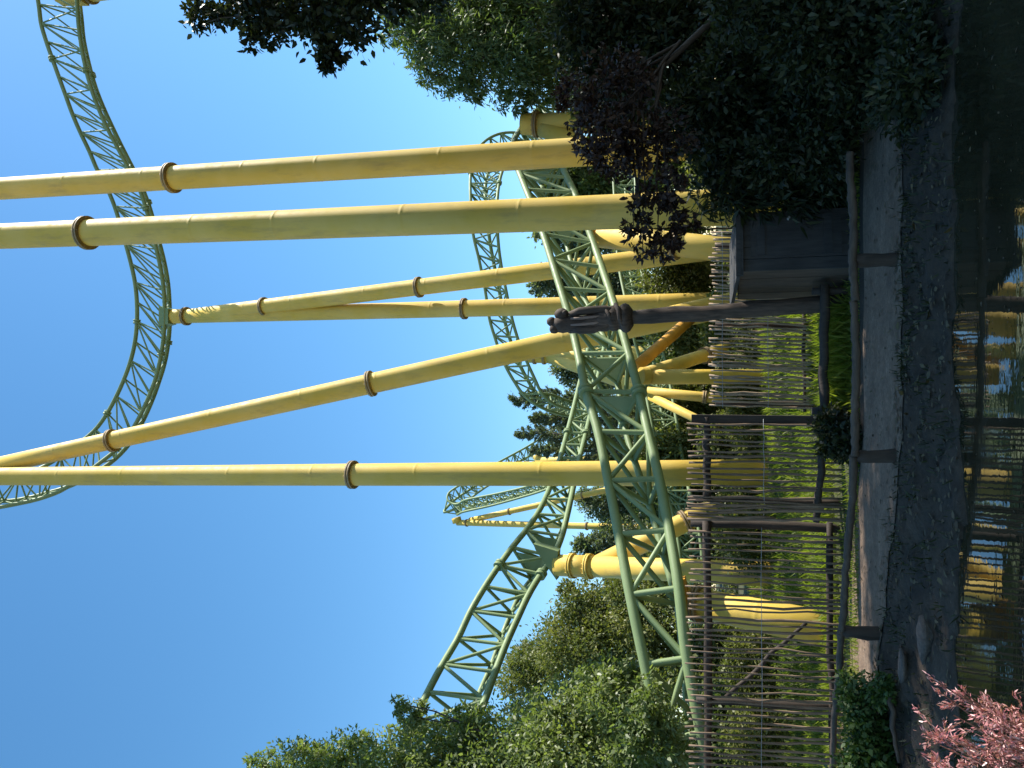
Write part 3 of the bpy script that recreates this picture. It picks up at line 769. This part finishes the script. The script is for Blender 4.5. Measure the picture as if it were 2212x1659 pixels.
conifer('dark conifer standing nearest the vertical yellow column', 1118, 935, 50, 0, 70, 32)
conifer('smaller conifer squeezed between the other two conifers', 1150, 902, 46, 0, 60, 33)
conifer('dark conifer rising behind the steel rail', 1150, 972, 52, 0, 60, 34)
# shrubs over and behind the fence
GB = 'olive shrubs beyond the fence'
shr = [(1450, 590, 70, 60, 27, 'olive shrub seen above the grey cabinet'), (1455, 690, 60, 60, 26, 'olive shrub behind the carved post'), (1470, 770, 60, 60, 28, 'shrub behind the pale yellow fork'), (1450, 880, 70, 60, 27, 'shrub above the square corner post'), (1440, 975, 80, 55, 25, 'broad olive shrub right of the vertical column'), (1450, 1085, 75, 60, 26, 'olive shrub left of the vertical column'), (1470, 1180, 60, 60, 24, 'shrub behind the leaning yellow support'), (1540, 1420, 60, 70, 19, 'low shrub behind the long left picket panel'), (1560, 1600, 60, 90, 17, 'dark shrub at the far left behind the pickets'), (1560, 960, 40, 60, 22, 'low shrub at the foot of the square corner post'), (1555, 700, 40, 70, 21, 'low weedy shrub at the foot of the slanting leg'), (1400, 500, 70, 50, 26, 'dark shrub left of the thick column')]
for k, (xx, yy, rx, ry, d, lb_) in enumerate(shr):
    bl = [blob(xx, yy, rx, ry, d), blob(xx + rx*.5, yy - ry*.6, rx*.7, ry*.6, d+.5), blob(xx + rx*.4, yy + ry*.6, rx*.75, ry*.6, d-.3), blob(xx + rx, yy, rx*.7, ry, d)]
    tree('shrub', lb_, 'shrub', bl, 11000, 0.13, (LF_OLIVE, LF_TREE)[k % 3 == 2], 400 + k, .045, group=GB, clump=.25, per=20)
hb_ = []
rn = random.Random(44)
for k in range(46):
    X = -34 + 68*k/45 + rn.uniform(-.5, .5); hb_.append((Vector((X, 33 + rn.uniform(-1, 1), 1.6 + rn.uniform(-.3, 1.2))), (1.5, 1.2, rn.uniform(1.6, 2.6))))
hr_ = thing('hedge', (0, 33, hgt(0, 33)), 'long unclipped hedge closing off the meadow behind the supports', 'hedge')
quads('foliage', crown_faces(hb_, 52000, .17, 45, clump=.34, per=24), LF_OLIVE, hr_)
st_ = MB()
for k in range(46): limb(st_, (hb_[k][0].x, 33, hgt(0, 33) - .1), hb_[k][0] + Vector((0, 0, 1)), .06, .02, 460 + k, 4, .05)
stm = st_.build('stem', BARK, hr_); stm['kind'] = 'stuff'
GU = 'weedy low shrubs in the meadow'
for k, (xx, yy, rx, ry, d, lb_) in enumerate([(1610, 930, 40, 60, 18, 'weedy olive shrub between the corner post and vertical column'), (1615, 740, 40, 60, 18.5, 'weedy olive shrub behind the sunlit stick fence'), (1590, 1160, 55, 60, 17, 'weedy brownish shrub behind the tangled sticks'), (1610, 1440, 50, 70, 15, 'weedy shrub under the leaning brace'), (1625, 1600, 60, 80, 14.5, 'weedy shrub at the far left end of the stick fence'), (1605, 845, 40, 45, 18, 'weedy shrub below the pale yellow fork'), (1600, 1080, 45, 40, 18.5, 'weedy shrub at the foot of the vertical column')]):
    tree('meadow_shrub', lb_, 'shrub', [blob(xx, yy, rx, ry, d), blob(xx + rx*.6, yy - ry*.7, rx*.7, ry*.7, d), blob(xx + rx*.6, yy + ry*.7, rx*.7, ry*.7, d)], 5200, .085, LF_OLIVE, 480 + k, .03, group=GU, clump=.26, per=16, aspect=.4)
# willow-like tree on the right
V8 = [blob(905,60,70,60,22.5,1.80), blob(960,110,80,70,22.5,2.10), blob(1060,120,90,80,22.5,2.25), blob(1150,150,85,75,22.5,2.10), blob(1000,20,120,80,23.2,2.40), blob(1130,40,120,90,23.2,2.40), blob(1230,110,90,90,22.5,2.25), blob(870,20,60,50,22.5,1.50), blob(1100,-80,160,90,24.0,3.00), blob(1350,60,130,110,22.5,2.25), blob(840,75,26,16,22.2,0.45), blob(1010,190,40,22,22.2,0.75), blob(1110,222,45,18,22.2,0.60), blob(930,165,36,22,22.2,0.60)]
tree('willow_tree', 'soft green willow at the right edge beside the two big columns', 'tree', V8, 60000, 0.18, LF_WILLOW, 51, .25, base=(12.5, 23, hgt(12.5, 23)), aspect=.28, clump=.22, per=30, droop=.8)
# overhanging branch close by: part of the big shade tree whose trunk stands off to the right
V9 = [blob(600,-5,120,50,5.2,.5), blob(700,20,70,60,5.2,.4), blob(770,40,50,50,5.1,.3), blob(520,15,60,30,5.2,.3), blob(450,30,45,16,5.1,.15), blob(420,55,22,12,5.1,.1), blob(712,110,22,34,5.1,.1), blob(706,145,10,16,5.1,.05), blob(590,60,40,30,5.1,.2), blob(800,-40,90,50,5.3,.5), blob(900,-60,90,50,5.5,.5), blob(560,90,30,14,5.1,.1)]
def overhang():
    base = Vector((6.3, 6.2, hgt(6.3, 6.2)))
    root = thing('shade_tree', (10.5, 9.5, 0), 'large dark leaved tree hanging over the top right corner', 'tree')
    fr_ = crown_faces(V9, 8600, .056, 61, aspect=.52, clump=.30, per=10, up=.4)
    fr_ = np.concatenate([fr_, crown_faces([V9[6], blob(710,133,16,14,5.1,.06)], 300, .052, 68, aspect=.5, clump=.6, per=6), crown_faces([V9[7]], 60, .05, 69, aspect=.5, clump=.6, per=6), crown_faces([V9[4], V9[5]], 300, .052, 70, aspect=.5, clump=.5, per=7)])
    rn = random.Random(62); big = []
    while len(big) < 135:                             # leafy mass between the sun and the pond side
        gx = rn.uniform(-4.0, 8); gy = rn.uniform(3.6, 9.3); z = rn.uniform(5.5, 16)
        if (gx < -.3 and gy < 5.2) or (gx < 1.2 and gy > 8.9): continue
        c = Vector((gx, gy, 0)) + sdir * (z / sdir.z); rr = rn.uniform(.8, 1.5)
        dep = c.y*CP + (c.z - 1.7)*SP
        if c.x - rr*1.25 > .515*dep: big.append((c, (rr, rr, rr*.8)))
    cr = crown_faces(big, 90000, .19, 63, aspect=.55, clump=.34, per=30)
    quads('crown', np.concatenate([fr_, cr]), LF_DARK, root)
    m = MB(); b0 = Vector((10.5, 9.5, -.2)); fk = Vector((10.3, 9.6, 6.5))
    limb(m, b0, fk, .34, .24, 64, 7, .03)
    for k, b in enumerate(big[:16]): limb(m, fk - Vector((0, 0, rn.uniform(0, 2))), b[0], .12, .02, 650 + k, 6, .05)
    j = P(800, -60, 5.3)
    limb(m, fk - Vector((0, 0, .6)), j, .10, .03, 66, 6, .04)
    for k, b in enumerate(V9): limb(m, j, Vector(b[0]), .018, .004, 670 + k, 6, .05)
    m.build('trunk', BARK, root)
overhang()
def canopy(label, bx, by, seed, boxr):
    rn = random.Random(seed); bl = []
    for k in range(26):
        c = Vector((bx + rn.uniform(-boxr, boxr), by + rn.uniform(-boxr, boxr), rn.uniform(5.2, 9.5))); rr = rn.uniform(1.1, 1.7)
        if (c.z - 1.7 - rr) > 1.25*(c.y + rr) or c.y < -rr: bl.append((c, (rr, rr, rr*.7)))
    root = thing('shade_tree', (bx, by - 1.5, 0), label, 'tree')
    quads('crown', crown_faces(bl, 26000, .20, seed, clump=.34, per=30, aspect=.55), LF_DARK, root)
    m = MB(); fk = Vector((bx, by - 1.4, 4.4)); limb(m, (bx, by - 1.5, -.2), fk, .3, .2, seed, 6, .03)
    for k, b in enumerate(bl[:10]): limb(m, fk, b[0], .1, .02, seed*3 + k, 5, .05)
    m.build('trunk', BARK, root)
canopy('broad dark tree spreading over the near bank behind the viewer', 3.4, -1.5, 92, 4.2)
# dark shrubs under the shade tree, right of the path
GD = 'dark shrubs in the shade on the right'
dk = [([(1420,100,130,130),(1330,200,90,80),(1300,60,110,100),(1500,20,120,120)], 11.0, 'dark shrub below the willow, tallest of the shaded ones', 26000, .11),
      ([(1600,200,110,110),(1500,260,80,70),(1690,120,110,120),(1560,330,60,55)], 9.8, 'dark shrub hiding the foot of the right column', 22000, .095),
      ([(1740,280,80,80),(1680,340,60,50),(1780,180,80,90),(1790,360,40,45)], 9.3, 'low dark shrub at the right end of the railing', 16000, .085),
      ([(1780,60,120,120),(1900,60,110,130),(1660,-20,130,90),(1860,180,80,80)], 8.2, 'dark bush by the water at the bottom right corner', 22000, .085),
      ([(2010,60,80,120),(2080,-10,90,110),(1960,190,55,80)], 7.3, 'lowest dark plant on the bank at the right edge', 14000, .075)]
for k, (lst, d, lb_, n_, sz) in enumerate(dk):
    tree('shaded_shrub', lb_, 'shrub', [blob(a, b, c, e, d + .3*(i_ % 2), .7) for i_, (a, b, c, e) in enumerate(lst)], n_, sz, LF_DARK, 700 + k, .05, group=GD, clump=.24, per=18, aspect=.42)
# copper-leaved branches crossing the columns
V11 = [blob(1300,300,60,60,8.6,.5), blob(1345,330,70,55,8.6,.4), blob(1255,215,50,50,8.7,.4), blob(1420,420,60,55,8.5,.4), blob(1380,500,34,42,8.5,.25), blob(1435,525,42,34,8.5,.25), blob(1330,180,80,70,8.9,.5), blob(1470,470,40,40,8.5,.25), blob(1395,555,22,16,8.5,.12), blob(1420,300,80,70,8.7,.4)]
tree('copper_plum', 'dark purple leaved tree reaching across the two big columns', 'tree', V11, 6800, .07, LF_COPPER, 71, .05, base=(6.6, 9.6, 0), fork=P(1340, 240, 8.9), bark=LOG, clump=.17, per=16, aspect=.5)
# long leaved bamboo-like shrub in front of the thick column
V12 = [blob(1640,440,70,35,10.2,.3), blob(1560,420,60,50,10.4,.3), blob(1720,430,60,40,10.2,.3), blob(1590,380,80,50,10.3,.35), blob(1790,390,40,60,10.1,.3)]
tree('bamboo_shrub', 'long leaved shrub in front of the thick column foot', 'shrub', V12, 2600, .17, LF_DARK, 72, .02, base=(2.9, 10.2, hgt(2.9, 10.2)), clump=.3, per=9, aspect=.2, droop=.6)
V13 = [blob(1640,395,50,40,11,.3), blob(1740,370,60,40,11,.3), blob(1800,420,30,40,10.6,.2)]
tree('sunlit_shrub', 'bright green sunlit leaves between the column foot and shaded shrubs', 'shrub', V13, 2200, .11, LF_IVY, 73, .02, clump=.3, per=10)
# ivy bush at the left end of the railing
V14 = [blob(1870,1560,36,60,8.4,.3), blob(1845,1500,30,40,8.5,.25), blob(1880,1640,40,60,8.3,.3), blob(1905,1490,20,35,8.1,.2), blob(1850,1700,50,60,8.6,.3)]
tree('ivy_bush', 'low green ivy bush spilling over the left end of the railing', 'bush', V14, 9000, .055, LF_IVY, 74, .02, clump=.3, per=14, aspect=.6)
V15 = [blob(1800,915,34,34,10.2,.25), blob(1830,955,26,40,9.9,.25), blob(1790,960,20,26,10.1,.2)]
tree('dark_ivy', 'dark creeper mound below the square corner post', 'bush', V15, 4200, .06, LF_DARK, 75, .02, clump=.3, per=14, aspect=.6)

# grass
def blades(n, sampler, h, wd, seed):
    rng = np.random.default_rng(seed); C = sampler(rng, n)
    D = unit(rng.normal(size=(n, 3)) * [.35, .35, .1] + [0, 0, 1]); Nn = unit(rng.normal(size=(n, 3)) * [1, 1, .1])
    L = h * (.5 + .9 * rng.random(n)); S = unit(np.cross(D, Nn)); Wd = (wd * (.6 + .8*rng.random(n)))[:, None]
    tip = C + D * L[:, None] + Nn * (L * .35)[:, None]
    return np.stack([C - S*Wd*.5, C + S*Wd*.5, C + D*(L*.55)[:, None] + Nn*(L*.1)[:, None] + S*Wd*.4, tip], axis=1)
def field(x0, x1, y0, y1):
    def f(rng, n):
        X = rng.uniform(x0, x1, n); Y = y0 + (y1 - y0) * rng.random(n) ** 1.4
        return np.array([(a, b, hgt(a, b) - .01) for a, b in zip(X, Y)])
    return f
tag(quads('meadow_grass', blades(42000, field(-9, 7, 11.3, 23), .20, .012, 1), LF_GRASS), 'rough green grass growing behind the stick fences', 'grass', kind='stuff')
tag(quads('verge_grass', blades(9000, field(-7, 4, 9.9, 11.4), .09, .009, 2), LF_GRASS), 'short grass along the far edge of the path', 'grass', kind='stuff')
def clump_s(rng, n):
    X = rng.uniform(-.25, 1.05, n); Y = rng.normal(10.75, .16, n)
    return np.array([(a, b, hgt(a, b) - .01) for a, b in zip(X, Y)])
tag(quads('grass_tuft', blades(4800, clump_s, .25, .010, 3), LF_GRASS, loc=(.4, 10.75, 0)), 'tall bright green grass tuft under the low log barrier', 'grass', kind='stuff')
# bank litter, floating leaves
def litter(n, x0, x1, y0f, y1f, size, seed, zf):
    rng = np.random.default_rng(seed); X = rng.uniform(x0, x1, n); q = rng.random(n)
    C = np.array([(a, y0f(a) + (y1f(a) - y0f(a))*b, 0) for a, b in zip(X, q)])
    C[:, 2] = [zf(a, b) for a, b in C[:, :2]]
    D = unit(rng.normal(size=(n, 3)) * [1, 1, .12]); Nn = unit(rng.normal(size=(n, 3)) * .25 + [0, 0, 1])
    L = size * (.5 + rng.random(n)); return leaves(C, D, Nn, L, L*.5, .02)
tag(quads('leaf_litter', litter(2000, -6, 6, lambda X: water_edge(X), lambda X: bank_edge(X) + .3, .06, 5, lambda a, b: hgt(a, b) + .02), LF_LITTER), 'brown leaf litter strewn over the pond bank', 'leaf litter', kind='stuff')
tag(quads('path_litter', litter(520, -6, 6, lambda X: bank_edge(X) + .2, lambda X: bank_edge(X) + 1.95, .045, 8, lambda a, b: hgt(a, b) + .03), LF_LITTER), 'a few dry leaves blown along the path', 'leaf litter', kind='stuff')
tag(quads('floating_leaves', litter(420, -5, 5, lambda X: 4.6, lambda X: water_edge(X), .03, 6, lambda a, b: WZ + .006), LF_LITTER), 'small dead leaves floating on the dark pond', 'leaf litter', kind='stuff')
def weeds_s(rng, n):
    nc = 120; cx = rng.uniform(-6, 6, nc); cq = rng.random(nc) ** .8; cn = rng.integers(0, nc, n)
    X = cx[cn] + rng.normal(0, .09, n); out = []
    for a, q in zip(X, cq[cn] + rng.normal(0, .12, n)):
        b = water_edge(a) + q * (bank_edge(a) + .1 - water_edge(a)); out.append((a, b, hgt(a, b) - .01))
    return np.array(out)
tag(quads('bank_weeds', blades(2600, weeds_s, .075, .013, 7), LF_DARK), 'sparse weeds clinging to the dark pond bank', 'weeds', kind='stuff')
# stones and a fallen branch on the bank
for k, (x, y, rr_, lb_) in enumerate(((1955, 1440, .10, 'grey stone low on the bank near the left bush'), (2000, 1380, .16, 'flat grey stone above the water edge at left'))):
    q = on_ground(x, y); q.z = hgt(q.x, q.y) + .02
    tag(MB().ball(q, rr_, 800 + k, 1.4, .9, .42, .34, 16).build('stone', STONE, loc=q), lb_, 'stone', 'stones on the pond bank')
a_ = on_ground(1930, 1500); b_ = on_ground(1960, 1650); a_.z = hgt(a_.x, a_.y) + .06; b_.z = hgt(b_.x, b_.y) + .05
pts, rad = stick(a_, b_, .03, 33, 8, .02, 8, .5)
tag(MB().tube(pts, rad, 9).build('fallen_branch', RAIL, loc=a_), 'pale fallen branch lying on the bank at the left', 'branch')

# pink feathery plant in the foreground
def pink():
    rng = np.random.default_rng(81); rn = random.Random(82); d = 3.0
    base = Vector((-1.75, 3.05, hgt(-1.75, 3.05)))
    root = thing('pink_shrub', base, 'pink feathery shrub in the bottom left foreground', 'shrub')
    m = MB(); Vs = []
    tips = [(2030,1478,2),(2075,1500,2),(2000,1560,2),(2060,1545,3),(2110,1520,2),(2150,1545,2),(2030,1610,3),(2090,1600,3),(2140,1600,3),(2190,1530,2),(2005,1650,2),(2060,1660,3),(2120,1655,3),(2180,1640,3),(2205,1590,3),(2040,1700,3),(2150,1700,3),(2220,1680,3),(2230,1560,2),(2100,1570,3),(2170,1580,3)]
    for k, (x, y, _) in enumerate(tips + [(a + rn.uniform(-18, 22), b + rn.uniform(-14, 30), 0) for a, b, _ in tips[::2]]):
        dd = d + rn.uniform(-.12, .22); tip = P(x, y, dd)
        p0 = base + Vector((rn.uniform(-.25, .25), rn.uniform(-.1, .1), 0)); md_ = p0.lerp(tip, .62) + Vector((rn.uniform(-.06, .02), 0, .06))
        pth = resample([p0, md_, tip], 12); m.tube(pth, [lerp(.008, .0022, i/11) for i in range(12)], 6, caps=False)
        for s in range(14):                          # side sprays near the end of each stem
            t = rn.uniform(.66, 1.0); i0 = min(10, int(t*11)); q0 = pth[i0].lerp(pth[i0+1], t*11 - i0)
            dr_ = ((tip - md_).normalized() + Vector((rn.gauss(0, .75), rn.gauss(0, .75), rn.gauss(.1, .6)))).normalized()
            ln = rn.uniform(.035, .085); q1 = q0 + dr_*ln
            m.tube([q0, q1], [.0018, .0009], 4, caps=False)
            nl = 26; tt = rng.random((nl, 1)) ** .7
            c = np.array(q0) + (np.array(q1) - np.array(q0)) * tt + rng.normal(size=(nl, 3)) * .006
            D = np.array(dr_) * 1.1 + rng.normal(size=(nl, 3)) * .5; L = .011 + .015 * rng.random(nl)
            Vs.append(leaves(c, D, unit(rng.normal(size=(nl, 3))), L, L*.24))
    quads('flowers', np.concatenate(Vs), LF_PINK, root)
    sm, t_, b_ = mat('pink_stem'); b_.inputs['Base Color'].default_value = (.20, .09, .06, 1); b_.inputs['Roughness'].default_value = .6
    m.build('stem', sm, root)
pink()
